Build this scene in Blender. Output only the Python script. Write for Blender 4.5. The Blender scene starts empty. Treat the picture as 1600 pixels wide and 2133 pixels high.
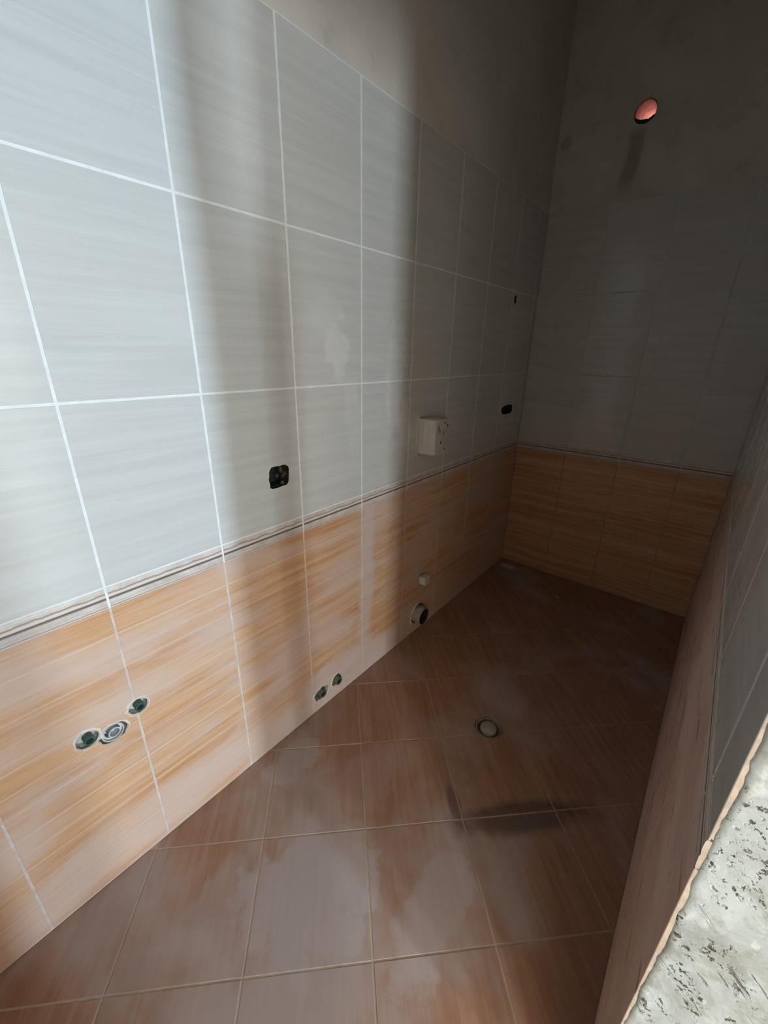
import bpy, bmesh, math, random
from mathutils import Vector, Matrix, noise as mnoise
random.seed(4)
S = bpy.context.scene
C = S.collection

# ------------------------------------------------------------------ camera
W, L = 1.250, 2.698            # room width (x) and far wall (y); left wall is x = 0
Y1, Y0, YF = 0.275, -0.35, -1.00  # doorway far / near reveal, front wall
CEIL = 3.45
YN = -0.47     # above the stub of wall, added unseen to shade the bathroom, opening is wider
cam_d = bpy.data.cameras.new('camera'); cam = bpy.data.objects.new('camera', cam_d); C.objects.link(cam)
r = Vector((0.77541396, 0.63117746, 0.01866042)); u = Vector((-0.24341282, 0.27150862, 0.93114621)); f = Vector((-0.58265203, 0.72656595, -0.36416826))
m = Matrix((r, u, -f)).transposed().to_4x4(); m.translation = (1.1330, -0.2671, 1.5632)
cam.matrix_world = m
cam_d.sensor_fit = 'HORIZONTAL'; cam_d.sensor_width = 36.0; cam_d.lens = 861.3/1600*36.0
cam_d.clip_start = 0.02
S.camera = cam

# ------------------------------------------------------------------ world, lights, exposure
wd = bpy.data.worlds.new('sky'); S.world = wd; wd.use_nodes = True
bg = wd.node_tree.nodes['Background']; bg.inputs[0].default_value = (0.80, 0.90, 1.0, 1); bg.inputs[1].default_value = 8.0
S.view_settings.view_transform = 'Standard'; S.view_settings.look = 'None'
S.view_settings.exposure = -0.06; S.view_settings.gamma = 1.0; S.view_settings.use_curve_mapping = False
HX = 7.25                       # hall window wall
WIN = [(-4.63, -3.92, 0.80, 2.30, 405.0, (0.86, 0.96, 1.0)), (-1.36, -0.92, 0.80, 2.30, 165.0, (0.76, 0.91, 1.0)), (-0.40, 0.02, 0.80, 2.30, 300.0, (0.62, 0.83, 1.0))]   # y0, y1, z0, z1, watts, tint
for (a, b, z0, z1, w, tint) in WIN:  # lamps in invented hall windows, placed to shape the wall's light bands
    ld = bpy.data.lights.new('daylight', 'AREA'); ld.shape = 'RECTANGLE'; ld.size = b-a-0.04; ld.size_y = z1-z0-0.04
    ld.energy = w; ld.color = tint
    lo = bpy.data.objects.new('daylight', ld); C.objects.link(lo)
    lo.matrix_world = Matrix(((0, 0, 1, HX-0.01), (1, 0, 0, (a+b)/2), (0, 1, 0, (z0+z1)/2), (0, 0, 0, 1)))

# ------------------------------------------------------------------ material helpers
class NT:
    def __init__(s, name):
        s.m = bpy.data.materials.new(name); s.m.use_nodes = True
        s.t = s.m.node_tree; s.b = s.t.nodes['Principled BSDF']
    def n(s, typ, **kw):
        nd = s.t.nodes.new(typ)
        for k, v in kw.items(): setattr(nd, k, v)
        return nd
    def put(s, sock, v):
        if isinstance(v, bpy.types.NodeSocket): s.t.links.new(v, sock)
        elif v is not None:
            if hasattr(sock.default_value, '__len__') and not hasattr(v, '__len__'): v = (v,)*len(sock.default_value)
            if hasattr(sock.default_value, '__len__') and len(sock.default_value) == 4 and len(v) == 3: v = (*v, 1)
            sock.default_value = v
    def math(s, op, a, b=None, clamp=False):
        nd = s.n('ShaderNodeMath', operation=op, use_clamp=clamp); s.put(nd.inputs[0], a); s.put(nd.inputs[1], b); return nd.outputs[0]
    def vec(s, op, a, b=None):
        nd = s.n('ShaderNodeVectorMath', operation=op); s.put(nd.inputs[0], a); s.put(nd.inputs[1], b)
        return nd.outputs['Value'] if op in ('LENGTH', 'DOT_PRODUCT') else nd.outputs[0]
    def pos(s): return s.n('ShaderNodeNewGeometry').outputs['Position']
    def obj(s): return s.n('ShaderNodeTexCoord').outputs['Object']
    def sep(s, v):
        nd = s.n('ShaderNodeSeparateXYZ'); s.put(nd.inputs[0], v); return nd.outputs
    def comb(s, x, y, z):
        nd = s.n('ShaderNodeCombineXYZ')
        for i, q in enumerate((x, y, z)): s.put(nd.inputs[i], q)
        return nd.outputs[0]
    def noise(s, v, scale=1.0, detail=3.0, rough=0.55, dist=0.0):
        nd = s.n('ShaderNodeTexNoise'); s.put(nd.inputs['Vector'], v); nd.inputs['Scale'].default_value = scale
        nd.inputs['Detail'].default_value = detail; nd.inputs['Roughness'].default_value = rough; nd.inputs['Distortion'].default_value = dist
        return nd.outputs['Fac']
    def ramp(s, v, a, b, lo=0.0, hi=1.0, smooth=True):
        nd = s.n('ShaderNodeMapRange', interpolation_type='SMOOTHSTEP' if smooth else 'LINEAR', clamp=True)
        for i, q in enumerate((v, a, b, lo, hi)): s.put(nd.inputs[i], q)
        return nd.outputs[0]
    def mix(s, fac, a, b):
        nd = s.n('ShaderNodeMix', data_type='RGBA'); s.put(nd.inputs[0], fac); s.put(nd.inputs[6], a); s.put(nd.inputs[7], b); return nd.outputs[2]
    def rand(s): return s.n('ShaderNodeObjectInfo').outputs['Random']
    def blob(s, p, c, rad, warp=0.35, wscale=9.0, soft=0.45):
        d = s.vec('DIVIDE', s.vec('SUBTRACT', p, c), rad)
        ln = s.vec('LENGTH', d)
        w = s.math('MULTIPLY', s.math('SUBTRACT', s.noise(p, wscale, 4), 0.5), warp*3)
        return s.ramp(s.math('ADD', ln, w), 1.0+soft*0.5, 1.0-soft*0.5)
    def done(s, color=None, rough=0.5, spec=0.5, bump=None, bstr=0.3, bdist=0.002, metal=0.0):
        s.put(s.b.inputs['Base Color'], color); s.put(s.b.inputs['Roughness'], rough)
        s.put(s.b.inputs['Specular IOR Level'], spec); s.b.inputs['Metallic'].default_value = metal
        if bump is not None:
            nd = s.n('ShaderNodeBump'); nd.inputs['Strength'].default_value = bstr; nd.inputs['Distance'].default_value = bdist
            s.put(nd.inputs['Height'], bump); s.t.links.new(nd.outputs[0], s.b.inputs['Normal'])
        return s.m

def plain(name, col, rough=0.5, spec=0.4, var=0.12, scale=30.0, bstr=0.1, metal=0.0):
    t = NT(name); p = t.pos(); n1 = t.noise(p, scale, 4)
    k = t.ramp(n1, 0.3, 0.7, 1-var, 1+var)
    c = t.vec('SCALE', col); 
    nd = c.node; t.put(nd.inputs['Scale'], k)
    return t.done(c, rough, spec, n1, bstr, 0.002, metal)

def m_plaster():
    t = NT('lime_plaster'); p = t.pos()
    a = t.noise(p, 2.3, 5, 0.6, 0.6); b = t.noise(p, 60, 3); c = t.noise(p, 9, 4, 0.6)
    col = t.mix(t.ramp(a, 0.35, 0.68), (0.62, 0.585, 0.53), (0.71, 0.68, 0.63))
    col = t.mix(t.ramp(c, 0.58, 0.75, 0, 0.30), col, (0.40, 0.38, 0.35))
    # damp run below the vent hole, rubbed mark beside the corner
    x, y, z = t.sep(p)
    back = t.math('GREATER_THAN', y, 2.66)
    cx = t.math('ADD', 0.425, t.math('MULTIPLY', t.math('SUBTRACT', z, 2.70), 0.08))
    dx = t.math('ABSOLUTE', t.math('SUBTRACT', x, t.math('ADD', cx, t.math('MULTIPLY', t.math('SUBTRACT', c, 0.5), 0.05))))
    run = t.math('MULTIPLY', t.ramp(dx, 0.05, 0.02), t.math('MULTIPLY', t.ramp(z, 2.70, 2.64), t.ramp(z, 2.36, 2.48)))
    col = t.mix(t.math('MULTIPLY', t.math('MULTIPLY', run, back), 0.55), col, (0.26, 0.22, 0.18))
    rub = t.blob(p, (0.045, 2.70, 2.69), (0.030, 0.1, 0.035), 0.5, 40)
    col = t.mix(t.math('MULTIPLY', rub, 0.3), col, (0.20, 0.17, 0.14))
    h = t.math('ADD', t.math('MULTIPLY', b, 0.4), c)
    return t.done(col, 0.92, 0.15, h, 0.35, 0.004)

def horiz(t, p):   # distance along a wall whichever way it runs
    x, y, z = t.sep(p); return t.math('ADD', x, y), z

def m_grey_tile():
    t = NT('pale_grey_tile'); p = t.pos(); o = t.sep(t.obj()); r_ = t.rand()
    h, z = horiz(t, p)
    sv = t.comb(t.math('MULTIPLY', h, 1.6), t.math('MULTIPLY', o[1], 34.0), t.math('MULTIPLY', r_, 30.0))
    n1 = t.noise(sv, 1.0, 4, 0.6); sv2 = t.comb(t.math('MULTIPLY', h, 3.0), t.math('MULTIPLY', o[1], 150.0), r_)
    n2 = t.noise(sv2, 1.0, 2)
    col = t.mix(t.ramp(n1, 0.30, 0.70), (0.575, 0.580, 0.570), (0.630, 0.635, 0.625))
    col = t.mix(t.ramp(n2, 0.55, 0.75, 0, 0.35), col, (0.68, 0.69, 0.69))
    # dried grout haze wiped over the tiles, then pale soft-edged blobs at fixed spots
    hz = t.ramp(t.noise(p, 2.0, 3, 0.5), 0.45, 0.75, 0, 0.25)
    col = t.mix(hz, col, (0.66, 0.63, 0.60))
    for c, rad, k in (((0, 0.865, 1.555), (0.05, 0.050, 0.095), 0.55), ((0, 0.80, 1.665), (0.05, 0.075, 0.06), 0.25),
                      ((0, 1.20, 1.42), (0.05, 0.055, 0.20), 0.45), ((0, 1.285, 1.22), (0.05, 0.045, 0.12), 0.38), ((0, 0.93, 1.32), (0.05, 0.05, 0.15), 0.25)):
        col = t.mix(t.math('MULTIPLY', t.blob(p, c, rad, 0.85, 13, 0.55), k*0.8), col, (0.80, 0.80, 0.79))
    # dark scuffs on the wall beside the doorway
    x = t.sep(p)[0]; rw = t.math('GREATER_THAN', x, 1.2485)
    sc = t.ramp(t.noise(t.comb(t.math('MULTIPLY', t.sep(p)[1], 7.0), t.math('MULTIPLY', z, 30.0), 3.3), 1.0, 3), 0.68, 0.74, 0, 0.5)
    col = t.mix(t.math('MULTIPLY', sc, rw), col, (0.22, 0.19, 0.16))
    b = t.noise(p, 5.0, 2)
    return t.done(col, t.ramp(t.noise(p, 6, 4), 0.3, 0.7, 0.09, 0.20), 0.5, b, 0.06, 0.01)

def m_orange_tile():
    t = NT('orange_wood_tile'); p = t.pos(); o = t.sep(t.obj()); r_ = t.rand()
    h, z = horiz(t, p)
    sl = t.math('ADD', o[1], t.math('MULTIPLY', t.math('SUBTRACT', t.noise(p, 2.0, 2), 0.5), 0.02))
    n1 = t.noise(t.comb(t.math('MULTIPLY', h, 1.1), t.math('MULTIPLY', sl, 26.0), 1.7), 1.0, 4, 0.6)
    n2 = t.noise(t.comb(t.math('MULTIPLY', h, 3.5), t.math('MULTIPLY', sl, 110.0), t.math('MULTIPLY', r_, 20)), 1.0, 3)
    col = t.mix(t.ramp(n1, 0.28, 0.72), (0.53, 0.240, 0.092), (0.68, 0.40, 0.20))
    col = t.mix(t.ramp(n2, 0.50, 0.72, 0, 0.65), col, (0.70, 0.46, 0.26))
    col = t.mix(t.ramp(n2, 0.42, 0.26, 0, 0.45), col, (0.36, 0.16, 0.06))
    # thin pale veins printed at fixed heights of each tile
    for zz, k in ((0.145, 0.8), (0.085, 0.35), (0.035, 0.5), (-0.03, 0.35), (-0.10, 0.6), (-0.165, 0.45)):
        d = t.math('ABSOLUTE', t.math('SUBTRACT', sl, zz))
        col = t.mix(t.ramp(d, 0.0055, 0.001, 0, k), col, (0.76, 0.56, 0.40))
    # pinkish cement film
    f1 = t.noise(t.comb(t.math('MULTIPLY', h, 2.4), t.math('MULTIPLY', z, 8.0), 0.3), 1.0, 5, 0.58, 0.15)
    low = t.ramp(z, 0.30, 0.04, 0, 0.10)
    hz = t.ramp(t.math('ADD', f1, low), 0.37, 0.66, 0.12, 0.80)
    hz = t.math('MULTIPLY', hz, t.ramp(t.sep(p)[1], 2.685, 2.69, 1.0, 0.30))
    col = t.mix(hz, col, (0.62, 0.48, 0.42))
    joint = t.blob(p, (0, 1.02, 0.50), (0.05, 0.050, 0.42), 0.9, 7, 1.0)
    joint = t.math('MAXIMUM', joint, t.blob(p, (0, 0.86, 0.05), (0.05, 0.40, 0.15), 0.6, 8, 0.6))
    col = t.mix(t.math('MULTIPLY', joint, 0.70), col, (0.64, 0.525, 0.48))
    x, y, zz = t.sep(p); rw = t.math('GREATER_THAN', x, 1.2485)
    sc = t.ramp(t.noise(t.comb(t.math('MULTIPLY', y, 6.0), t.math('MULTIPLY', z, 26.0), 7.3), 1.0, 3), 0.60, 0.68, 0, 0.75)
    col = t.mix(t.math('MULTIPLY', rw, 0.65), col, (0.60, 0.49, 0.46))
    col = t.mix(t.math('MULTIPLY', sc, rw), col, (0.25, 0.11, 0.06))
    return t.done(col, t.math('ADD', 0.34, t.math('MULTIPLY', hz, 0.35)), 0.40, n2, 0.10, 0.002)

def m_border():
    t = NT('border_listello'); p = t.pos(); o = t.sep(t.obj())
    h, z = horiz(t, p)
    w = t.math('MULTIPLY', t.math('SUBTRACT', t.noise(t.comb(t.math('MULTIPLY', h, 16.0), 0, 2.0), 1.0, 3), 0.5), 0.022)
    col = t.mix(t.ramp(t.noise(p, 22, 4), 0.3, 0.7), (0.56, 0.49, 0.45), (0.70, 0.64, 0.60))
    def line(zc, half, c, k, wob):
        zz = t.math('ADD', o[1], t.math('MULTIPLY', w, wob))
        d = t.math('ABSOLUTE', t.math('SUBTRACT', zz, zc))
        return t.mix(t.ramp(d, half*1.5, half*0.7, 0, k), col, c)
    col = line(0.013, 0.0022, (0.30, 0.20, 0.16), 0.75, 1.0)
    col = line(-0.002, 0.0030, (0.13, 0.085, 0.075), 0.95, 0.0)
    col = line(0.006, 0.0030, (0.78, 0.70, 0.62), 0.7, 0.2)
    col = line(-0.0265, 0.0022, (0.30, 0.26, 0.26), 0.7, 0.0)
    col = line(-0.017, 0.0014, (0.50, 0.38, 0.30), 0.5, 0.9)
    return t.done(col, 0.38, 0.4)

def m_floor_tile():
    t = NT('brown_floor_tile'); p = t.pos(); x, y, z = t.sep(p); r_ = t.rand()
    a = t.math('ADD', x, y); b = t.math('SUBTRACT', y, x)
    n1 = t.noise(t.comb(t.math('MULTIPLY', a, 38.0), t.math('MULTIPLY', b, 2.2), t.math('MULTIPLY', r_, 25)), 1.0, 4, 0.6)
    n2 = t.noise(p, 5.0, 4, 0.6, 0.5)
    col = t.mix(t.ramp(n1, 0.30, 0.70), (0.300, 0.150, 0.086), (0.400, 0.228, 0.143))
    col = t.mix(t.ramp(n2, 0.40, 0.70, 0, 0.45), col, (0.29, 0.125, 0.08))
    # grey cement dust left from grouting
    d1 = t.noise(p, 2.4, 4, 0.55, 0.2)
    near = t.ramp(t.vec('LENGTH', t.vec('SUBTRACT', p, (0.55, 0.18, 0.0))), 0.80, 0.20, 0, 0.16)
    dust = t.ramp(t.math('ADD', d1, near), 0.46, 0.74, 0.04, 0.70)
    for c, rad, k in (((0.50, 0.19, 0), (0.21, 0.22, 1), 0.80), ((0.13, 0.44, 0), (0.10, 0.13, 1), 0.72), ((0.82, 0.40, 0), (0.09, 0.22, 1), 0.70), ((0.40, 0.60, 0), (0.12, 0.20, 1), 0.30), ((0.28, 0.02, 0), (0.07, 0.12, 1), 0.45)):
        dust = t.math('MAXIMUM', dust, t.math('MULTIPLY', t.blob(p, c, rad, 0.8, 7, 0.65), k))
    col = t.mix(dust, col, (0.445, 0.405, 0.41))
    # damp patch spreading from a joint crossing, cement ring in the far corner
    uu = t.math('SUBTRACT', a, 0.0); vv = t.math('SUBTRACT', b, 0.0)
    lp = t.comb(t.math('DIVIDE', t.math('SUBTRACT', a, 1.76), 0.36), t.math('DIVIDE', t.math('SUBTRACT', b, -0.085), 0.085), 0)
    dd = t.math('ADD', t.vec('LENGTH', lp), t.math('MULTIPLY', t.math('SUBTRACT', t.noise(p, 11, 4), 0.5), 1.1))
    wet = t.ramp(dd, 1.30, 0.60)
    lp2 = t.comb(t.math('DIVIDE', t.math('SUBTRACT', a, 1.425), 0.035), t.math('DIVIDE', t.math('SUBTRACT', b, 0.0), 0.13), 0)
    wet = t.math('MAXIMUM', wet, t.ramp(t.math('ADD', t.vec('LENGTH', lp2), t.math('MULTIPLY', t.math('SUBTRACT', d1, 0.5), 1.2)), 1.2, 0.7, 0, 0.8))
    col = t.mix(t.math('MULTIPLY', wet, 0.70), col, (0.085, 0.060, 0.055))
    cem = t.blob(p, (0.20, 2.53, 0), (0.17, 0.12, 1), 0.4, 12, 0.4)
    col = t.mix(t.math('MULTIPLY', cem, 0.65), col, (0.36, 0.33, 0.32))
    rgh = t.math('SUBTRACT', t.math('ADD', 0.36, t.math('MULTIPLY', dust, 0.4)), t.math('MULTIPLY', wet, 0.12))
    return t.done(col, rgh, 0.40, n1, 0.10, 0.002)

def m_jamb():
    t = NT('rough_white_plaster'); p = t.pos()
    a = t.noise(p, 7.0, 6, 0.65, 0.8); b = t.noise(p, 42, 5, 0.7, 0.4); c = t.noise(p, 16, 4, 0.6)
    x, y, z = t.sep(p)
    col = t.mix(t.ramp(a, 0.36, 0.64), (0.42, 0.465, 0.475), (0.53, 0.60, 0.635))
    col = t.mix(t.ramp(t.noise(t.vec('MULTIPLY', p, (1.0, 1.0, 0.45)), 34, 2, 0.5, 0.6), 0.62, 0.67, 0, 0.55), col, (0.72, 0.75, 0.76))
    col = t.mix(t.ramp(t.noise(p, 13, 5, 0.7), 0.47, 0.62, 0, 0.6), col, (0.29, 0.30, 0.285))
    pit = t.math('MULTIPLY', t.ramp(t.noise(p, 120, 3, 0.6), 0.53, 0.62), t.ramp(t.noise(p, 17, 4, 0.65), 0.50, 0.60))
    col = t.mix(t.math('MULTIPLY', pit, 0.92), col, (0.060, 0.055, 0.045))
    q = t.comb(t.math('MULTIPLY', t.math('ADD', x, t.math('MULTIPLY', z, -0.5)), 12.0), 1.0, t.math('MULTIPLY', t.math('ADD', z, t.math('MULTIPLY', x, 0.85)), 70.0))
    crk = t.math('MULTIPLY', t.ramp(t.noise(q, 1.0, 4, 0.6, 0.3), 0.60, 0.67), t.math('MULTIPLY', t.ramp(z, 0.90, 0.74), t.ramp(a, 0.40, 0.55)))
    col = t.mix(t.math('MULTIPLY', crk, 0.88), col, (0.10, 0.09, 0.075))
    h = t.math('SUBTRACT', t.math('ADD', a, t.math('MULTIPLY', c, 0.6)), t.math('ADD', t.math('MULTIPLY', pit, 0.9), crk))
    return t.done(col, 0.9, 0.15, h, 0.55, 0.006)

M = {}
M['plaster'] = m_plaster(); M['grey'] = m_grey_tile(); M['orange'] = m_orange_tile(); M['border'] = m_border()
M['floor'] = m_floor_tile(); M['jamb'] = m_jamb()
M['grout'] = plain('white_grout', (0.80, 0.81, 0.82), 0.85, 0.2, 0.05, 25)
M['grout_warm'] = plain('beige_grout', (0.62, 0.53, 0.49), 0.85, 0.2, 0.15, 18)
M['grout_dull'] = plain('dull_brown_grout', (0.46, 0.33, 0.24), 0.85, 0.2, 0.15, 18)
M['grout_dusty'] = plain('dusty_grey_grout', (0.63, 0.62, 0.60), 0.85, 0.2, 0.06, 25)  # back wall grout, toned close to the tile
def m_floor_grout():
    t = NT('floor_grout'); p = t.pos(); y = t.sep(p)[1]; n1 = t.noise(p, 16, 4); n2 = t.noise(p, 3, 3)
    col = t.mix(t.ramp(n1, 0.3, 0.7), (0.42, 0.34, 0.265), (0.50, 0.41, 0.32))
    # joints grade to brown farther into the room
    browning = t.ramp(t.math('ADD', y, t.math('MULTIPLY', t.math('SUBTRACT', n2, 0.5), 1.2)), 0.35, 0.95, 0, 0.5)
    col = t.mix(browning, col, (0.33, 0.205, 0.14))
    return t.done(col, 0.85, 0.2, n1, 0.1)
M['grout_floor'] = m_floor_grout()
M['bisque'] = plain('tile_bisque', (0.66, 0.57, 0.49), 0.8, 0.2, 0.12, 60)
M['mortar'] = plain('mortar', (0.56, 0.54, 0.51), 0.95, 0.1, 0.25, 70, 0.6)
M['rim'] = plain('white_filler', (0.66, 0.65, 0.62), 0.9, 0.1, 0.12, 50, 0.5)
M['hole'] = plain('dark_cavity', (0.035, 0.033, 0.026), 0.8, 0.2, 0.4, 80, 0.6)
M['boxgreen'] = plain('dark_green_box', (0.028, 0.034, 0.026), 0.45, 0.4, 0.3, 40)
M['green'] = plain('green_pipe', (0.038, 0.125, 0.092), 0.35, 0.4, 0.15, 60)
M['green_dull'] = plain('dusty_green_pipe', (0.10, 0.13, 0.095), 0.6, 0.3, 0.25, 60)
M['socket_grey'] = plain('dusty_socket', (0.46, 0.45, 0.41), 0.7, 0.25, 0.2, 60)
M['brass'] = plain('dull_thread', (0.30, 0.27, 0.20), 0.45, 0.5, 0.2, 90, 0.2, 0.6)
M['grey_pvc'] = plain('grey_drain_pipe', (0.50, 0.51, 0.52), 0.45, 0.4, 0.12, 40)
M['dust_pvc'] = plain('dusty_drain_pipe', (0.40, 0.36, 0.33), 0.7, 0.3, 0.2, 30)
M['white'] = plain('white_plastic', (0.60, 0.575, 0.53), 0.42, 0.4, 0.06, 20)
M['slot'] = plain('slot_shadow', (0.10, 0.09, 0.08), 0.8, 0.1)
M['terra'] = plain('terracotta', (0.62, 0.25, 0.15), 0.85, 0.2, 0.2, 30, 0.3)
M['steel'] = plain('screw_steel', (0.55, 0.55, 0.55), 0.35, 0.5, 0.05, 20, 0.05, 1.0)
M['drain_mortar'] = plain('brown_mortar', (0.30, 0.245, 0.20), 0.9, 0.15, 0.25, 60, 0.4)
M['cup'] = plain('drain_cup', (0.26, 0.22, 0.18), 0.7, 0.2, 0.25, 40)
M['crumb'] = plain('dark_crumbs', (0.10, 0.078, 0.055), 0.9, 0.1, 0.3, 60)
M['cap'] = plain('pale_drain_cap', (0.38, 0.34, 0.29), 0.6, 0.3, 0.15, 40)
M['hallwall'] = plain('hall_plaster', (0.84, 0.70, 0.55), 0.9, 0.15, 0.08, 4)
M['screed'] = plain('screed', (0.50, 0.42, 0.35), 0.9, 0.15, 0.15, 8)
M['frame'] = plain('white_frame', (0.78, 0.78, 0.77), 0.4, 0.4, 0.03)
g = NT('window_glass'); g.b.inputs['Transmission Weight'].default_value = 1.0; g.b.inputs['Roughness'].default_value = 0.02; g.b.inputs['IOR'].default_value = 1.05
M['glass'] = g.done((0.96, 0.98, 0.98), 0.02, 0.3)

# ------------------------------------------------------------------ geometry helpers
def link(name, me, mats, parent=None, loc=(0, 0, 0), rot=None):
    o = bpy.data.objects.new(name, me); C.objects.link(o)
    if isinstance(me, bpy.types.Mesh) and not me.materials:
        for k in (mats if isinstance(mats, (list, tuple)) else [mats]): me.materials.append(M[k])
    o.location = loc
    if rot: o.rotation_euler = rot
    if parent: o.parent = parent
    return o
def finish(bm, name, smooth=False):
    me = bpy.data.meshes.new(name); bm.normal_update(); bm.to_mesh(me); bm.free()
    if smooth:
        for p_ in me.polygons: p_.use_smooth = True
        me.set_sharp_from_angle(angle=math.radians(40))
    return me
def bbox(bm, lo, hi):
    mt = Matrix.Translation([(a+b)/2 for a, b in zip(lo, hi)]) @ Matrix.Diagonal([b-a for a, b in zip(lo, hi)]+[1])
    return bmesh.ops.create_cube(bm, size=1.0, matrix=mt)['verts']
def boxes(name, lst, mats, parent=None):
    bm = bmesh.new()
    for lo, hi in lst: bbox(bm, lo, hi)
    return link(name, finish(bm, name), mats, parent)
def struct(o, label, cat):
    o['kind'] = 'structure'; o['label'] = label; o['category'] = cat; return o
def tag(o, label, cat, group=None):
    o['label'] = label; o['category'] = cat
    if group: o['group'] = group
    return o
def empty(name, loc):
    o = bpy.data.objects.new(name, None); C.objects.link(o); o.location = loc; o.empty_display_size = 0.05; return o
def prism(poly, depth, bev=0.0012):
    """polygon in local XY, face at z = 0, body to -depth; small bevelled arris"""
    bm = bmesh.new()
    top = [bm.verts.new((x, y, 0)) for x, y in poly]; bot = [bm.verts.new((x, y, -depth)) for x, y in poly]
    n = len(poly); ft = bm.faces.new(top); bm.faces.new(bot[::-1])
    for i in range(n): bm.faces.new((top[(i+1) % n], top[i], bot[i], bot[(i+1) % n]))
    bm.normal_update()
    if bev: bmesh.ops.bevel(bm, geom=list(ft.edges), offset=bev, segments=2, affect='EDGES', profile=0.5)
    bm.normal_update()
    for q in bm.faces:
        if abs(q.normal.z) < 0.1 or q.normal.z < -0.5: q.material_index = 1
    return finish(bm, 'tile')
def revolve(prof, seg=28, cap=False):
    """profile of (radius, height) revolved about local Z; a radius of 0 closes it"""
    bm = bmesh.new(); rings = []
    for rr, h in prof:
        if rr < 1e-6: rings.append([bm.verts.new((0, 0, h))])
        else: rings.append([bm.verts.new((rr*math.cos(2*math.pi*i/seg), rr*math.sin(2*math.pi*i/seg), h)) for i in range(seg)])
    for a, b in zip(rings, rings[1:]):
        for i in range(seg):
            j = (i+1) % seg
            vs = [a[i], a[j], b[j], b[i]] if len(a) > 1 and len(b) > 1 else ([a[0], b[j], b[i]] if len(a) == 1 else [a[i], a[j], b[0]])
            bm.faces.new(vs)
    bmesh.ops.recalc_face_normals(bm, faces=bm.faces)
    return finish(bm, 'turned', True)
# wall frames: local X along wall, local Y up, local Z out of the wall into the room
FR = {'left': Matrix(((0, 0, 1, 0), (1, 0, 0, 0), (0, 1, 0, 0), (0, 0, 0, 1))),
      'right': Matrix(((0, 0, -1, W), (-1, 0, 0, 0), (0, 1, 0, 0), (0, 0, 0, 1))),
      'back': Matrix(((-1, 0, 0, 0), (0, 0, -1, L), (0, 1, 0, 0), (0, 0, 0, 1))),
      'front': Matrix(((1, 0, 0, 0), (0, 0, 1, YF), (0, 1, 0, 0), (0, 0, 0, 1)))}
def onwall(side, s, z, out=0.0):
    """world matrix of a frame at wall coordinate s (x or y), height z"""
    fr = FR[side]
    p_ = {'left': (out, s, z), 'right': (W-out, s, z), 'back': (s, L-out, z), 'front': (s, YF+out, z)}[side]
    q = fr.to_3x3().to_4x4(); q.translation = p_; return q

# ------------------------------------------------------------------ cutters for outlets chased through the wall
cutters = []
def ragged(nx, a, b, n, amp, rnd, sq=4.0):
    pts = []
    for i in range(n):
        th = 2*math.pi*i/n; c, s_ = math.cos(th), math.sin(th)
        rr = 1.0/((abs(c)**sq+abs(s_)**sq)**(1/sq)); k = 1+rnd.uniform(-amp, amp)
        pts.append((a*c*rr*k, b*s_*rr*k))
    return pts
def add_cut(mw, poly, depth, mat):
    bm = bmesh.new()
    t_ = [bm.verts.new((x, y, 0.03)) for x, y in poly]; b_ = [bm.verts.new((x*0.97, y*0.97, -depth)) for x, y in poly]
    n = len(poly); bm.faces.new(t_); bm.faces.new(b_[::-1])
    for i in range(n): bm.faces.new((t_[(i+1) % n], t_[i], b_[i], b_[(i+1) % n]))
    bmesh.ops.recalc_face_normals(bm, faces=bm.faces)
    me = finish(bm, 'cut'); me.materials.append(M[mat])
    o = bpy.data.objects.new('cut', me); C.objects.link(o); o.matrix_world = mw
    ext = max(max(abs(x), abs(y)) for x, y in poly)
    cutters.append((o, mw.translation.copy(), ext, poly)); return o
rnd = random.Random(11)
P_SOCK = (0.568, 1.154); P_SLOT = (2.43, 1.212); P_NICK = (2.352, 1.857)
P_PA, P_PD, P_PB = (-0.128, 0.560), (-0.068, 0.533), (0.006, 0.573)
P_BA, P_BB = (0.712, 0.085), (0.808, 0.094)
P_STUB, P_SOIL = (1.485, 0.352), (1.475, 0.115)
HOLE = (0.434, 2.738); DRAIN = (0.652, 1.112)
sock_poly = ragged(0, 0.042, 0.038, 26, 0.05, rnd, 5)
slot_poly = ragged(0, 0.085, 0.030, 24, 0.06, rnd, 3.2)
nick_poly = ragged(0, 0.016, 0.024, 12, 0.12, rnd, 2)
pa_poly = ragged(0, 0.027, 0.027, 20, 0.06, rnd, 2); pb_poly = ragged(0, 0.026, 0.025, 20, 0.06, rnd, 2)
pd_poly = ragged(0, 0.036, 0.030, 22, 0.06, rnd, 2)
ba_poly = ragged(0, 0.043, 0.034, 20, 0.12, rnd, 2); bb_poly = ragged(0, 0.031, 0.029, 20, 0.10, rnd, 2)
soil_poly = ragged(0, 0.062, 0.060, 24, 0.05, rnd, 2); stub_poly = ragged(0, 0.022, 0.022, 14, 0.05, rnd, 2)
LEFT_HOLES = [(P_SOCK, sock_poly, 0.060, 'hole'), (P_SLOT, slot_poly, 0.060, 'hole'), (P_NICK, nick_poly, 0.045, 'hole'),
              (P_PA, pa_poly, 0.050, 'mortar'), (P_PB, pb_poly, 0.050, 'mortar'), (P_PD, pd_poly, 0.055, 'mortar'),
              (P_BA, ba_poly, 0.050, 'mortar'), (P_BB, bb_poly, 0.050, 'mortar'), (P_SOIL, soil_poly, 0.080, 'mortar'), (P_STUB, stub_poly, 0.050, 'mortar')]
for (s_, z_), poly, dep, mt in LEFT_HOLES: add_cut(onwall('left', s_, z_), poly, dep, mt)
hole_poly = ragged(0, 0.052, 0.052, 28, 0.035, rnd, 2)
vent_cut = add_cut(onwall('back', *HOLE), hole_poly, 0.40, 'terra')
dm = Matrix.Translation((DRAIN[0], DRAIN[1], 0))
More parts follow.
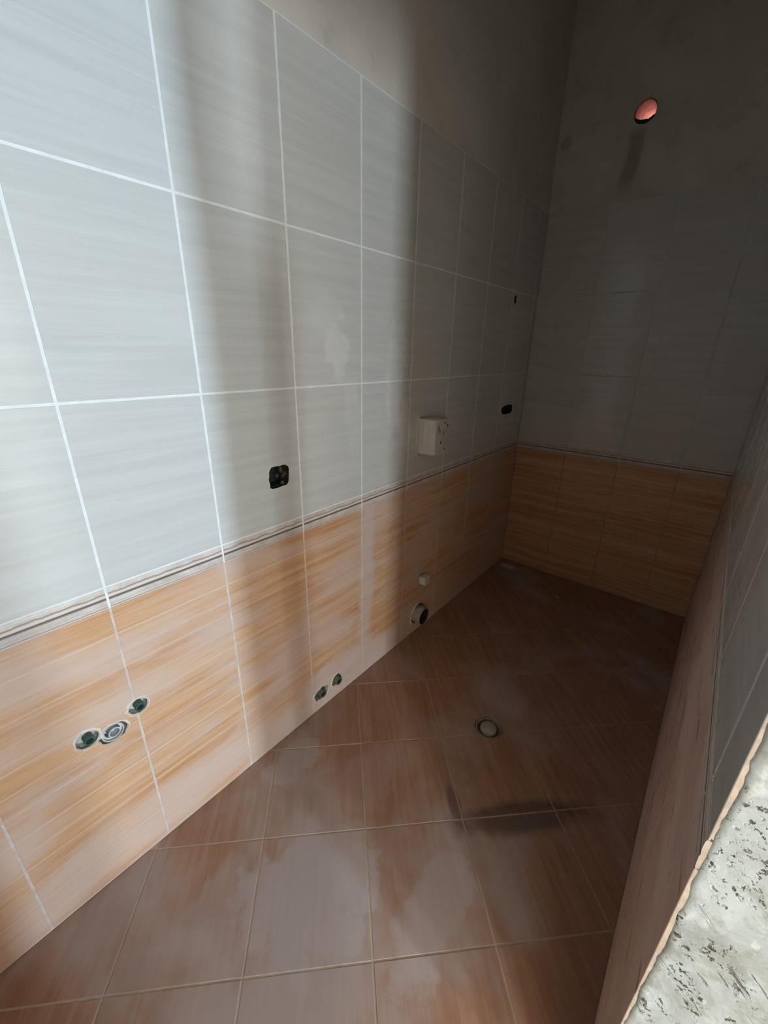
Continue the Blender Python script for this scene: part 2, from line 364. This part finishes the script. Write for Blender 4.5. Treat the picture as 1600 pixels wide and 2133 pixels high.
drain_cut = add_cut(dm, ragged(0, 0.062, 0.060, 28, 0.05, rnd, 2), 0.045, 'mortar')
def apply_cuts(o, sel):
    if not sel: return
    if o.data.users > 1: o.data = o.data.copy()
    for c in sel:
        md = o.modifiers.new('b', 'BOOLEAN'); md.operation = 'DIFFERENCE'; md.object = c; md.solver = 'EXACT'; md.material_mode = 'TRANSFER'
    bpy.context.view_layer.update()
    dg = bpy.context.evaluated_depsgraph_get()
    me = bpy.data.meshes.new_from_object(o.evaluated_get(dg), depsgraph=dg)
    o.modifiers.clear(); o.data = me

# ------------------------------------------------------------------ the room shell
Z_T, Z_H1, Z_H2, Z_B0, Z_B1, Z_M = 2.360, 1.901, 1.441, 0.978, 0.918, 0.459
JT = 0.0064    # joint width
TD = 0.009     # tile thickness
T = 0.14
TB = 0.25      # outer wall at the far end
wall_left = struct(boxes('wall_left', [((-T, YF-T, -0.10), (-0.011, L+T, Z_T)), ((-T, YF-T, Z_T), (-0.0035, L+T, CEIL))], 'plaster'),
                   'bathroom side wall, tiled up to head height with bare plaster above', 'wall')
wall_back = struct(boxes('wall_back', [((-0.011, L+0.011, -0.10), (W+0.011, L+TB, Z_T)), ((-0.0035, L+0.0035, Z_T), (W+0.0035, L+TB, CEIL))], 'plaster'),
                   'far end wall with bare plaster and vent hole above tiles', 'wall')
XO = 1.455     # hall face of the doorway wall
wall_right = struct(boxes('wall_right', [((W+0.011, Y1+0.010, -0.10), (XO, L+T, Z_T)), ((W+0.0035, Y1+0.010, Z_T), (XO, L+T, CEIL)),
                   ((W+0.011, YF-T, -0.10), (XO, YN, CEIL)), ((W+0.011, YN, -0.10), (XO, Y0, 1.80)), ((W+0.0035, YN, 2.34), (XO, Y1+0.010, CEIL))], 'plaster'),  # the low stub is invented, shaped to throw the side wall's shadow band
                   'doorway wall with tiled room face and rough plastered reveal', 'wall')
wall_front = struct(boxes('wall_front', [((-0.011, YF-T, -0.10), (W+0.011, YF-0.011, CEIL))], 'plaster'), 'near end wall of the bathroom, tiled below', 'wall')
ceiling = struct(boxes('ceiling', [((-T, YF-T, CEIL), (XO, L+T, CEIL+0.12))], 'plaster'), 'bare plaster ceiling of the bathroom', 'ceiling')
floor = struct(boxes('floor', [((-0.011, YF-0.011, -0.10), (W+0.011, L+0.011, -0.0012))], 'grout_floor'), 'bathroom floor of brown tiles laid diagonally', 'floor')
# white and beige grout beds behind the tiles
def bed(wall, side, s0, s1):
    for z0, z1, mt in ((0.0, Z_B1, 'grout_dull' if side == 'back' else 'grout_warm'), (Z_B1, Z_T, 'grout_dusty' if side == 'back' else 'grout')):
        g_ = 0.0011
        lo, hi = {'left': ((-0.011, s0, z0), (-g_, s1, z1)), 'right': ((W+g_, s0, z0), (W+0.011, s1, z1)),
                  'back': ((s0, L+g_, z0), (s1, L+0.011, z1)), 'front': ((s0, YF-0.011, z0), (s1, YF-g_, z1))}[side]
        o = boxes('grout_bed', [(lo, hi)], mt, wall)
        if side == 'left': LEFT_BEDS.append((o, z0, z1))
LEFT_BEDS = []
bed(wall_left, 'left', YF, L); bed(wall_back, 'back', 0.0, W); bed(wall_right, 'right', Y1+0.001, L)
bed(wall_right, 'right', YF, YN); bed(wall_front, 'front', 0.0, W)

# ------------------------------------------------------------------ wall tiles, one object each
ROWS = [(0.002, Z_M, 'orange'), (Z_M, Z_B1, 'orange'), (Z_B1, Z_B0, 'border'), (Z_B0, Z_H2, 'grey'), (Z_H2, Z_H1, 'grey'), (Z_H1, Z_T, 'grey')]
cache = {}
def border_mesh(w, h):
    prof = [(-h/2, 0.0), (-h/2+0.004, 0.0003), (-0.012, 0.0006), (-0.006, 0.0008), (-0.002, 0.0001), (0.003, 0.0008), (0.012, 0.0012), (h/2-0.006, 0.0010), (h/2, 0.0)]
    bm = bmesh.new(); cols = []
    for x in (-w/2, w/2):
        cols.append([bm.verts.new((x, y, z)) for y, z in prof]+[bm.verts.new((x, h/2, -TD)), bm.verts.new((x, -h/2, -TD))])
    n = len(cols[0])
    for i in range(n):
        j = (i+1) % n; q = bm.faces.new((cols[0][i], cols[1][i], cols[1][j], cols[0][j]))
        if i >= len(prof)-1: q.material_index = 1
    for q in (bm.faces.new(cols[0][::-1]), bm.faces.new(cols[1])): q.material_index = 1
    bmesh.ops.recalc_face_normals(bm, faces=bm.faces)
    return finish(bm, 'border_tile')
SP = {'left': 1, 'right': 1, 'back': 0, 'front': 0}
trnd = random.Random(5)
def lay(wall, side, cuts, rows=ROWS, joint_lo=True, joint_hi=True):
    for i in range(len(cuts)-1):
        a, b = cuts[i], cuts[i+1]
        for z0, z1, mt in rows:
            w = round((b-a)-JT, 5); h = round((z1-z0)-JT*{'border': 0.55, 'orange': 0.45, 'grey': 1.0}[mt], 5)
            key = (w, h, mt)
            if key not in cache:
                cache[key] = border_mesh(w, h) if mt == 'border' else prism([(-w/2, -h/2), (w/2, -h/2), (w/2, h/2), (-w/2, h/2)], TD)
                cache[key].materials.append(M[mt]); cache[key].materials.append(M['bisque'])
            me = cache[key]
            s_, z_ = (a+b)/2, (z0+z1)/2
            o = link('border_tile' if mt == 'border' else 'wall_tile', me, mt, None)
            mw = onwall(side, s_, z_, trnd.uniform(-0.0002, 0.0003))
            o.matrix_world = mw
            o.parent = wall
            if side == 'left':
                sel = []
                for (hs, hz), poly, dep, hm in LEFT_HOLES:
                    ex = max(abs(q[0]) for q in poly); ey = max(abs(q[1]) for q in poly)
                    if hs+ex > a and hs-ex < b and hz+ey > z0 and hz-ey < z1:
                        sel.append(next(c[0] for c in cutters if (c[1]-Vector((0, hs, hz))).length < 1e-4))
                apply_cuts(o, sel)
lay(wall_left, 'left', [YF]+[round(0.33*k, 4) for k in range(-2, 9)]+[L])
lay(wall_back, 'back', [0.0, 0.345, 0.675, 1.005, W])
lay(wall_right, 'right', [Y1-JT/2]+[round(0.382+0.33*k, 4) for k in range(8)]+[L])
lay(wall_right, 'right', [YF, YN])
lay(wall_right, 'right', [YN, Y0], ROWS[:4])  # tiles on the added stub
lay(wall_front, 'front', [0.0, 0.26, 0.59, 0.92, W])
for o, z0, z1 in LEFT_BEDS:
    apply_cuts(o, [c[0] for c, hh in zip(cutters, LEFT_HOLES) if hh[0][1]+0.1 > z0 and hh[0][1]-0.1 < z1])
apply_cuts(wall_left, [c[0] for c in cutters[:len(LEFT_HOLES)]])
apply_cuts(wall_back, [vent_cut])

# ------------------------------------------------------------------ floor tiles, laid at 45 degrees
U0, DU, V0, DV = -0.033, 0.4925, -0.545, 0.479     # joint lines of x+y and y-x
def clip(poly, ax, val, keep_less):
    out = []
    for i in range(len(poly)):
        a, b = poly[i], poly[(i+1) % len(poly)]
        ina = (a[ax] <= val) == keep_less; inb = (b[ax] <= val) == keep_less
        if ina: out.append(a)
        if ina != inb:
            t_ = (val-a[ax])/(b[ax]-a[ax]); out.append(tuple(a[k]+t_*(b[k]-a[k]) for k in range(2)))
    return out
fr_ = random.Random(8)
for i in range(-5, 9):
    for j in range(-5, 10):
        g_ = JT*0.56
        ua, ub = U0+i*DU+g_, U0+(i+1)*DU-g_; va, vb = V0+j*DV+g_, V0+(j+1)*DV-g_
        poly = [((a-b)/2, (a+b)/2) for a, b in ((ua, va), (ub, va), (ub, vb), (ua, vb))]
        for ax, val, less in ((0, 0.001, False), (0, W-0.001, True), (1, YF+0.001, False), (1, L-0.001, True)):
            poly = clip(poly, ax, val, less) if len(poly) > 2 else []
        if len(poly) < 3: continue
        ar = 0.5*sum(poly[k][0]*poly[(k+1) % len(poly)][1]-poly[(k+1) % len(poly)][0]*poly[k][1] for k in range(len(poly)))
        if abs(ar) < 2e-4: continue
        if ar < 0: poly = poly[::-1]
        cl = []
        for q in poly:
            if not cl or (Vector(q)-Vector(cl[-1])).length > 0.006: cl.append(q)
        if len(cl) < 3: continue
        cx = sum(q[0] for q in cl)/len(cl); cy = sum(q[1] for q in cl)/len(cl)
        me = prism([(q[0]-cx, q[1]-cy) for q in cl], TD, 0.001)
        me.materials.append(M['floor']); me.materials.append(M['bisque'])
        o = link('floor_tile', me, 'floor', floor, (cx, cy, fr_.uniform(-0.0003, 0.0003)))
        if math.hypot(cx-DRAIN[0], cy-DRAIN[1]) < 0.35: apply_cuts(o, [drain_cut])
apply_cuts(floor, [drain_cut])

# ------------------------------------------------------------------ plastered reveal of the doorway
def reveal():
    bm = bmesh.new(); nx, nz = 34, 200
    x0, x1, za, zb = W+0.0034, XO, 0.0, 2.34
    grid = []
    for j in range(nz+1):
        z = za+(zb-za)*j/nz; row = []
        for i in range(nx+1):
            t_ = i/nx
            edge = x0+0.0040*mnoise.noise((z*22, 1.3, 0))+0.0022*mnoise.noise((z*75, 4.1, 0))
            x = edge+(x1-edge)*t_
            d = 0.0030*mnoise.noise((x*14, z*14, 2.0))+0.0016*mnoise.noise((x*50, z*50, 7.0))
            lip = 0.0022*max(0, 1-(x-edge)/0.012)*(0.4+mnoise.noise((z*12, 8.0, 0)))
            y = Y1-0.0016-0.6*d-lip
            if i == 0: y = Y1+0.0008
            row.append(bm.verts.new((x, y, z)))
        grid.append(row)
    back = [[bm.verts.new((x, Y1+0.0102, z)) for x in (x0, x1)] for z in (za, zb)]
    for j in range(nz):
        for i in range(nx): bm.faces.new((grid[j][i], grid[j][i+1], grid[j+1][i+1], grid[j+1][i]))
    bm.faces.new([back[0][0]]+[grid[j][0] for j in range(nz+1)]+[back[1][0]])
    bm.faces.new([back[0][1], back[1][1]]+[grid[j][nx] for j in range(nz, -1, -1)])
    me = finish(bm, 'reveal')
    for p_ in me.polygons: p_.use_smooth = len(p_.vertices) == 4
    return link('plaster_reveal', me, 'jamb', wall_right)
reveal()

# ------------------------------------------------------------------ unseen hall beyond the doorway, its windows invented to shape the daylight
HY0, HY1 = -5.60, 1.40
lst = []
ys = [HY0]+[v for a, b, *_ in sorted(WIN) for v in (a, b)]+[HY1]
for i in range(0, len(ys), 2): lst.append(((HX, ys[i], -0.1), (HX+0.25, ys[i+1], CEIL)))
for a, b, z0, z1, w, tint in WIN:
    lst += [((HX, a, -0.1), (HX+0.25, b, z0)), ((HX, a, z1), (HX+0.25, b, CEIL))]
struct(boxes('wall_hall_window_side', lst, 'hallwall'), 'hall wall with three narrow windows facing the doorway', 'wall')
struct(boxes('wall_hall_far', [((XO, HY1, -0.1), (HX+0.25, HY1+0.15, CEIL))], 'hallwall'), 'plain end wall of the hall past the doorway', 'wall')
struct(boxes('wall_hall_near', [((XO, HY0-0.15, -0.1), (HX+0.25, HY0, CEIL)), ((XO-0.15, HY0-0.15, -0.1), (XO, YF-T, CEIL))], 'hallwall'), 'plain hall wall before the bathroom', 'wall')
struct(boxes('floor_hall', [((W+0.012, HY0-0.15, -0.1), (HX+0.25, HY1+0.15, -0.002))], 'screed'), 'grey screed floor of the hall', 'floor')
struct(boxes('ceiling_hall', [((XO, HY0-0.15, CEIL), (HX+0.25, HY1+0.15, CEIL+0.12))], 'hallwall'), 'hall ceiling', 'ceiling')
for k, (a, b, z0, z1, w, tint) in enumerate(WIN):
    e = empty('window_%d' % (k+1), (HX+0.10, (a+b)/2, z0)); e['kind'] = 'structure'
    e['label'] = ['wider white framed hall window set well aside from the doorway', 'narrow white framed hall window, middle of the three', 'narrow white framed hall window straight opposite the doorway'][k]; e['category'] = 'window'
    hw, hh = (b-a)/2, z1-z0
    bm = bmesh.new()
    for lo, hi in (((-0.03, -hw, 0), (0.03, -hw+0.04, hh)), ((-0.03, hw-0.04, 0), (0.03, hw, hh)), ((-0.03, -hw+0.04, 0), (0.03, hw-0.04, 0.04)), ((-0.03, -hw+0.04, hh-0.04), (0.03, hw-0.04, hh))): bbox(bm, lo, hi)
    link('window_frame', finish(bm, 'frame'), 'frame', e)
    bm = bmesh.new(); bbox(bm, (-0.004, -hw+0.04, 0.04), (0.004, hw-0.04, hh-0.04)); link('pane', finish(bm, 'pane'), 'glass', e)

# ------------------------------------------------------------------ outlets and fittings
def at_left(name, s_, z_, out=0.0):
    e = empty(name, (0, 0, 0)); e.matrix_world = onwall('left', s_, z_, out); return e
def rim(parent, poly, grow, thick, mat='rim', seed=1):
    """ragged collar of filler round a cut hole, local frame of the wall"""
    rr = random.Random(seed); bm = bmesh.new(); n = len(poly)
    ks = [1+grow*rr.uniform(0.35, 1.0) for _ in range(n)]
    inn = [bm.verts.new((x*1.0, y*1.0, -0.004)) for x, y in poly]
    mid = [bm.verts.new((x*(1+0.35*(k-1)), y*(1+0.35*(k-1)), thick)) for (x, y), k in zip(poly, ks)]
    out = [bm.verts.new((x*k, y*k, -0.0004)) for (x, y), k in zip(poly, ks)]
    for i in range(n):
        j = (i+1) % n
        bm.faces.new((inn[i], inn[j], mid[j], mid[i])); bm.faces.new((mid[i], mid[j], out[j], out[i]))
    bmesh.ops.recalc_face_normals(bm, faces=bm.faces)
    me = finish(bm, 'rim', True)
    o = link('filler_rim', me, mat, parent); return o
def tube(name, parent, r0, r1, za, zb, mat, loc=(0, 0), tilt=(0, 0), wall_t=0.004):
    me = revolve([(r0, za), (r1, zb-0.001), (r1-0.001, zb), (r1-wall_t, zb), (r1-wall_t, zb-0.03), (0, zb-0.03)])
    return link(name, me, mat, parent, (loc[0], loc[1], 0), (tilt[0], tilt[1], 0))
# washbasin supply outlets, drain
def supply(s_, z_, poly, label, seed, tx):
    e = at_left('water_outlet', s_, z_); tag(e, label, 'pipe outlet')
    rim(e, poly, 0.42, 0.0022, seed=seed)
    link('mortar_fill', revolve([(0.030, -0.030), (0.024, -0.026), (0, -0.024)], 24), 'socket_grey', e)
    sock = link('pipe_socket', revolve([(0.0128, -0.049), (0.0128, -0.002), (0.0118, -0.0008)], 28), 'green_dull', e, (tx[0], tx[1], 0))
    link('threaded_mouth', revolve([(0.0118, -0.0008), (0.0110, 0.0000), (0.0095, 0.0000), (0.0088, -0.002), (0.0088, -0.020), (0, -0.020)], 28), 'green', sock)
    return e
supply(*P_PA, pa_poly, 'green water pipe outlet touching the basin drain, in the middle of a tile', 21, (0.005, -0.010))
supply(*P_PB, pb_poly, 'green water pipe outlet in a round hole on the tile joint, above the basin drain', 22, (0.005, -0.009))
e = at_left('basin_drain', *P_PD); tag(e, 'grey basin drain pipe set in the oval hole between two green outlets', 'drain pipe')
rim(e, pd_poly, 0.22, 0.0022, seed=23)
dsk = tube('drain_socket', e, 0.029, 0.029, -0.053, -0.002, 'grey_pvc', (0.0, -0.001), (0, 0), 0.004)
link('gasket', revolve([(0.0248, -0.020), (0.0248, -0.010), (0.020, -0.010), (0.020, -0.020)]), 'white', dsk)
link('inner_pipe', revolve([(0.016, -0.033), (0.016, -0.006), (0.0125, -0.006), (0.0125, -0.030), (0, -0.030)]), 'grey_pvc', dsk, (0.004, -0.006, 0))
# bidet outlets near the floor
def low(s_, z_, poly, label, seed, out):
    e = at_left('water_outlet', s_, z_); tag(e, label, 'pipe outlet')
    rim(e, poly, 0.28, 0.003, seed=seed)
    sock = link('pipe_socket', revolve([(0.020, -0.049), (0.020, 0.004+out), (0.0185, 0.006+out), (0.014, 0.006+out), (0.014, -0.02), (0, -0.02)]), 'green_dull', e, (0.004, -0.004, 0))
    link('thread_ring', revolve([(0.0142, -0.018), (0.0142, 0.001+out), (0.0125, 0.001+out), (0.0125, -0.018)]), 'boxgreen', sock)
low(*P_BA, ba_poly, 'dull green low pipe outlet in a ragged double hole just above the floor', 31, 0.004)
low(*P_BB, bb_poly, 'dull green low pipe outlet poking from the smaller hole just above the floor', 32, 0.010)
# ragged socket box
e = at_left('socket_box', *P_SOCK); tag(e, 'open dark socket box with ragged edge, nearest the basin outlets', 'socket box')
bm = bmesh.new()
hw, hh, t_ = 0.037, 0.033, 0.002
for lo, hi in (((-hw, -hh, -0.058), (hw, hh, -0.054)), ((-hw, -hh, -0.054), (-hw+t_, hh, -0.006)), ((hw-t_, -hh, -0.054), (hw, hh, -0.012)), ((-hw+t_, -hh, -0.054), (hw-t_, -hh+t_, -0.006)), ((-hw+t_, hh-t_, -0.054), (hw-t_, hh, -0.010))): bbox(bm, lo, hi)
link('box_shell', finish(bm, 'box'), 'boxgreen', e)
bm = bmesh.new(); rr = random.Random(3)
for k in range(7):
    bmesh.ops.create_icosphere(bm, subdivisions=1, radius=rr.uniform(0.005, 0.010), matrix=Matrix.Translation((rr.uniform(0.02, 0.038), rr.uniform(-0.03, 0.032), rr.uniform(-0.03, -0.012))))
link('mortar_crumbs', finish(bm, 'crumbs'), 'crumb', e)
link('screw', revolve([(0, -0.018), (0.0055, -0.0185), (0.0065, -0.021), (0.0025, -0.022), (0.0025, -0.055)], 14), 'steel', e, (0.006, -0.002, 0))
rim(e, sock_poly, 0.16, 0.0010, seed=33)
# far slot and small nick
e = at_left('socket_box', *P_SLOT); tag(e, 'open dark oblong socket box near the far corner', 'socket box')
bm = bmesh.new()
hw, hh = 0.076, 0.025
for lo, hi in (((-hw, -hh, -0.058), (hw, hh, -0.055)), ((-hw, -hh, -0.055), (-hw+t_, hh, -0.004)), ((hw-t_, -hh, -0.055), (hw, hh, -0.008)), ((-hw+t_, -hh, -0.055), (hw-t_, -hh+t_, -0.006)), ((-hw+t_, hh-t_, -0.055), (hw-t_, hh, -0.006))): bbox(bm, lo, hi)
link('box_shell', finish(bm, 'box'), 'hole', e)
rim(e, slot_poly, 0.10, 0.0012, seed=34)
e = at_left('cable_outlet', *P_NICK); tag(e, 'tiny dark cable hole high on the tiled side wall by the far corner', 'cable outlet')
rim(e, nick_poly, 0.35, 0.0012, seed=35)
link('conduit_end', revolve([(0.010, -0.044), (0.010, -0.010), (0.0085, -0.009), (0.0085, -0.036), (0, -0.036)], 16), 'hole', e)

# white plastic box standing proud of the wall
def rounded(hw, hh, rad, seg=5):
    pts = []
    for cx, cy, a0 in ((hw-rad, hh-rad, 0), (-hw+rad, hh-rad, 90), (-hw+rad, -hh+rad, 180), (hw-rad, -hh+rad, 270)):
        for k in range(seg+1):
            a = math.radians(a0+90*k/seg); pts.append((cx+rad*math.cos(a), cy+rad*math.sin(a)))
    return pts
e = at_left('mounting_box', 1.458, 1.178); tag(e, 'white plastic mounting box standing out from the tiled wall', 'box')
def loft(rings, cap0=True, cap1=True):
    bm = bmesh.new(); vs = [[bm.verts.new(q) for q in rg] for rg in rings]
    for a, b in zip(vs, vs[1:]):
        for i in range(len(a)): j = (i+1) % len(a); bm.faces.new((a[i], a[j], b[j], b[i]))
    if cap0: bm.faces.new(vs[0][::-1])
    if cap1: bm.faces.new(vs[-1])
    bmesh.ops.recalc_face_normals(bm, faces=bm.faces); return finish(bm, 'loft', True)
def ring(hw, hh, rad, z): return [(x, y, z) for x, y in rounded(hw, hh, rad)]
body = link('box_body', loft([ring(0.064, 0.088, 0.012, 0.001), ring(0.062, 0.086, 0.012, 0.092), ring(0.060, 0.084, 0.011, 0.0975), ring(0.055, 0.079, 0.010, 0.100)]), 'white', e)
link('flange', loft([ring(0.074, 0.098, 0.014, 0.0), ring(0.074, 0.098, 0.014, 0.004), ring(0.072, 0.096, 0.013, 0.0055), ring(0.066, 0.090, 0.012, 0.0055)], True, False), 'white', e)
for (x, y, rx, ry) in ((-0.035, 0.045, 0.004, 0.016), (0.018, 0.066, 0.006, 0.006), (0.043, 0.052, 0.006, 0.007), (-0.022, 0.028, 0.0035, 0.010), (0.010, 0.020, 0.004, 0.010), (-0.010, -0.026, 0.005, 0.009), (0.025, -0.060, 0.005, 0.004)):
    bm = bmesh.new()
    pts = [(x+rx*math.cos(a*math.pi/6), y+ry*math.sin(a*math.pi/6)) for a in range(12)]
    v1 = [bm.verts.new((a, b, 0.1004)) for a, b in pts]; v2 = [bm.verts.new((a, b, 0.097)) for a, b in pts]
    bm.faces.new(v1); bm.faces.new(v2[::-1])
    for i in range(12): j = (i+1) % 12; bm.faces.new((v1[i], v2[i], v2[j], v1[j]))
    link('knockout', finish(bm, 'knockout'), 'slot', body)
for x, y in ((-0.056, -0.078), (0.056, 0.078)):
    link('corner_boss', revolve([(0.006, 0.094), (0.006, 0.101), (0.005, 0.1025), (0, 0.1025)], 14), 'white', e, (x*0.9, y*0.92, 0))
bm = bmesh.new()
for x in (-0.0632,):
    for z_ in (0.03, 0.06): bbox(bm, (x-0.0012, -0.07, z_), (x+0.001, 0.07, z_+0.0025))
link('side_rib', finish(bm, 'rib'), 'white', e)

# capped stub and open soil pipe
e = at_left('pipe_stub', *P_STUB); tag(e, 'short white capped pipe stub above the open soil pipe', 'pipe stub')
link('pipe', revolve([(0.018, -0.049), (0.018, 0.030), (0.016, 0.031), (0, 0.031)], 24), 'white', e)
link('cap', loft([[(x*1.0, y*1.0, z_) for x, y in rounded(hw_, hh_, 0.006)] for hw_, hh_, z_ in ((0.026, 0.023, 0.014), (0.027, 0.024, 0.020), (0.027, 0.024, 0.050), (0.024, 0.021, 0.054))]), 'white', e)
rim(e, stub_poly, 0.4, 0.002, 'mortar', 41)
e = at_left('soil_pipe', *P_SOIL); tag(e, 'wide grey soil pipe with an open mouth sticking out above the floor', 'drain pipe')
link('pipe', revolve([(0.053, -0.078), (0.053, 0.052), (0.052, 0.053), (0.049, 0.053), (0.049, -0.070), (0, -0.070)], 36), 'dust_pvc', e)
link('socket_collar', revolve([(0.053, 0.018), (0.057, 0.020), (0.057, 0.040), (0.053, 0.042)], 36), 'dust_pvc', e)
link('bore', revolve([(0.0488, 0.050), (0.0480, 0.0502), (0.0480, -0.040), (0, -0.040)], 30), 'hole', e)  # near-black liner, the shade inside the pipe put into its colour
rim(e, soil_poly, 0.25, 0.006, 'mortar', 42)

# floor drain
e = empty('floor_drain', (DRAIN[0], DRAIN[1], 0)); tag(e, 'round floor drain with pale cap set in a mortar ring', 'floor drain')
dpoly = cutters[-1][3]
o = rim(e, dpoly, 0.22, 0.0010, 'drain_mortar', 51)
link('drain_cup', revolve([(0.057, -0.044), (0.057, -0.0035), (0.054, -0.002), (0.050, -0.0035), (0.048, -0.030), (0, -0.030)], 32), 'cup', e)
link('drain_cap', revolve([(0.034, -0.029), (0.036, -0.008), (0.033, -0.001), (0.020, 0.003), (0, 0.004)], 32), 'cap', e)

# vent hole through the far wall, terracotta sleeve
e = empty('vent_hole', (0, 0, 0)); e.matrix_world = onwall('back', *HOLE); tag(e, 'round vent hole through the end wall showing orange terracotta inside', 'vent hole')
link('terracotta_sleeve', revolve([(0.0505, -0.245), (0.0510, -0.010), (0.0475, -0.007), (0.0475, -0.245)], 32), 'terra', e)
bm = bmesh.new(); n = 14; r2 = random.Random(6); rows_ = []
for k in range(n+1):
    a = math.radians(208+130*k/n); w_ = 0.004+0.016*math.sin(math.pi*k/n)
    rows_.append([bm.verts.new((rr_*math.cos(a), rr_*math.sin(a), zz)) for rr_, zz in ((0.053, -0.004), (0.049-w_*r2.uniform(0.7, 1), -0.003), (0.049-w_, -0.016), (0.053, -0.018))])
for a, b in zip(rows_, rows_[1:]):
    for i in range(4): j = (i+1) % 4; bm.faces.new((a[i], a[j], b[j], b[i]))
bm.faces.new(rows_[0]); bm.faces.new(rows_[-1][::-1]); bmesh.ops.recalc_face_normals(bm, faces=bm.faces)
link('broken_lip', finish(bm, 'lip'), 'hole', e)  # dark crescent set along the lower rim of the hole

# crumbs left on the floor
def chip(name, x, y, sx, sy, sz, mat, label, cat, seed):
    rr = random.Random(seed); bm = bmesh.new(); bmesh.ops.create_icosphere(bm, subdivisions=2, radius=1.0)
    for v in bm.verts:
        k = 1+0.25*mnoise.noise(v.co*1.7+Vector((seed, 0, 0))); v.co = Vector((v.co.x*sx*k, v.co.y*sy*k, max(0, v.co.z)*sz*k))
    o = link(name, finish(bm, name), mat, None, (x, y, 0.0002)); tag(o, label, cat); return o
chip('mortar_crumb', 0.541, 2.391, 0.016, 0.011, 0.009, 'cap', 'pale crumb of mortar lying on the far floor tiles', 'rubble', 3)
chip('cement_blob', 0.10, 2.60, 0.055, 0.040, 0.008, 'mortar', 'flat grey blob of dried cement in the far floor corner', 'rubble', 5)

for c in cutters: bpy.data.objects.remove(c[0], do_unlink=True)
bpy.context.view_layer.update()
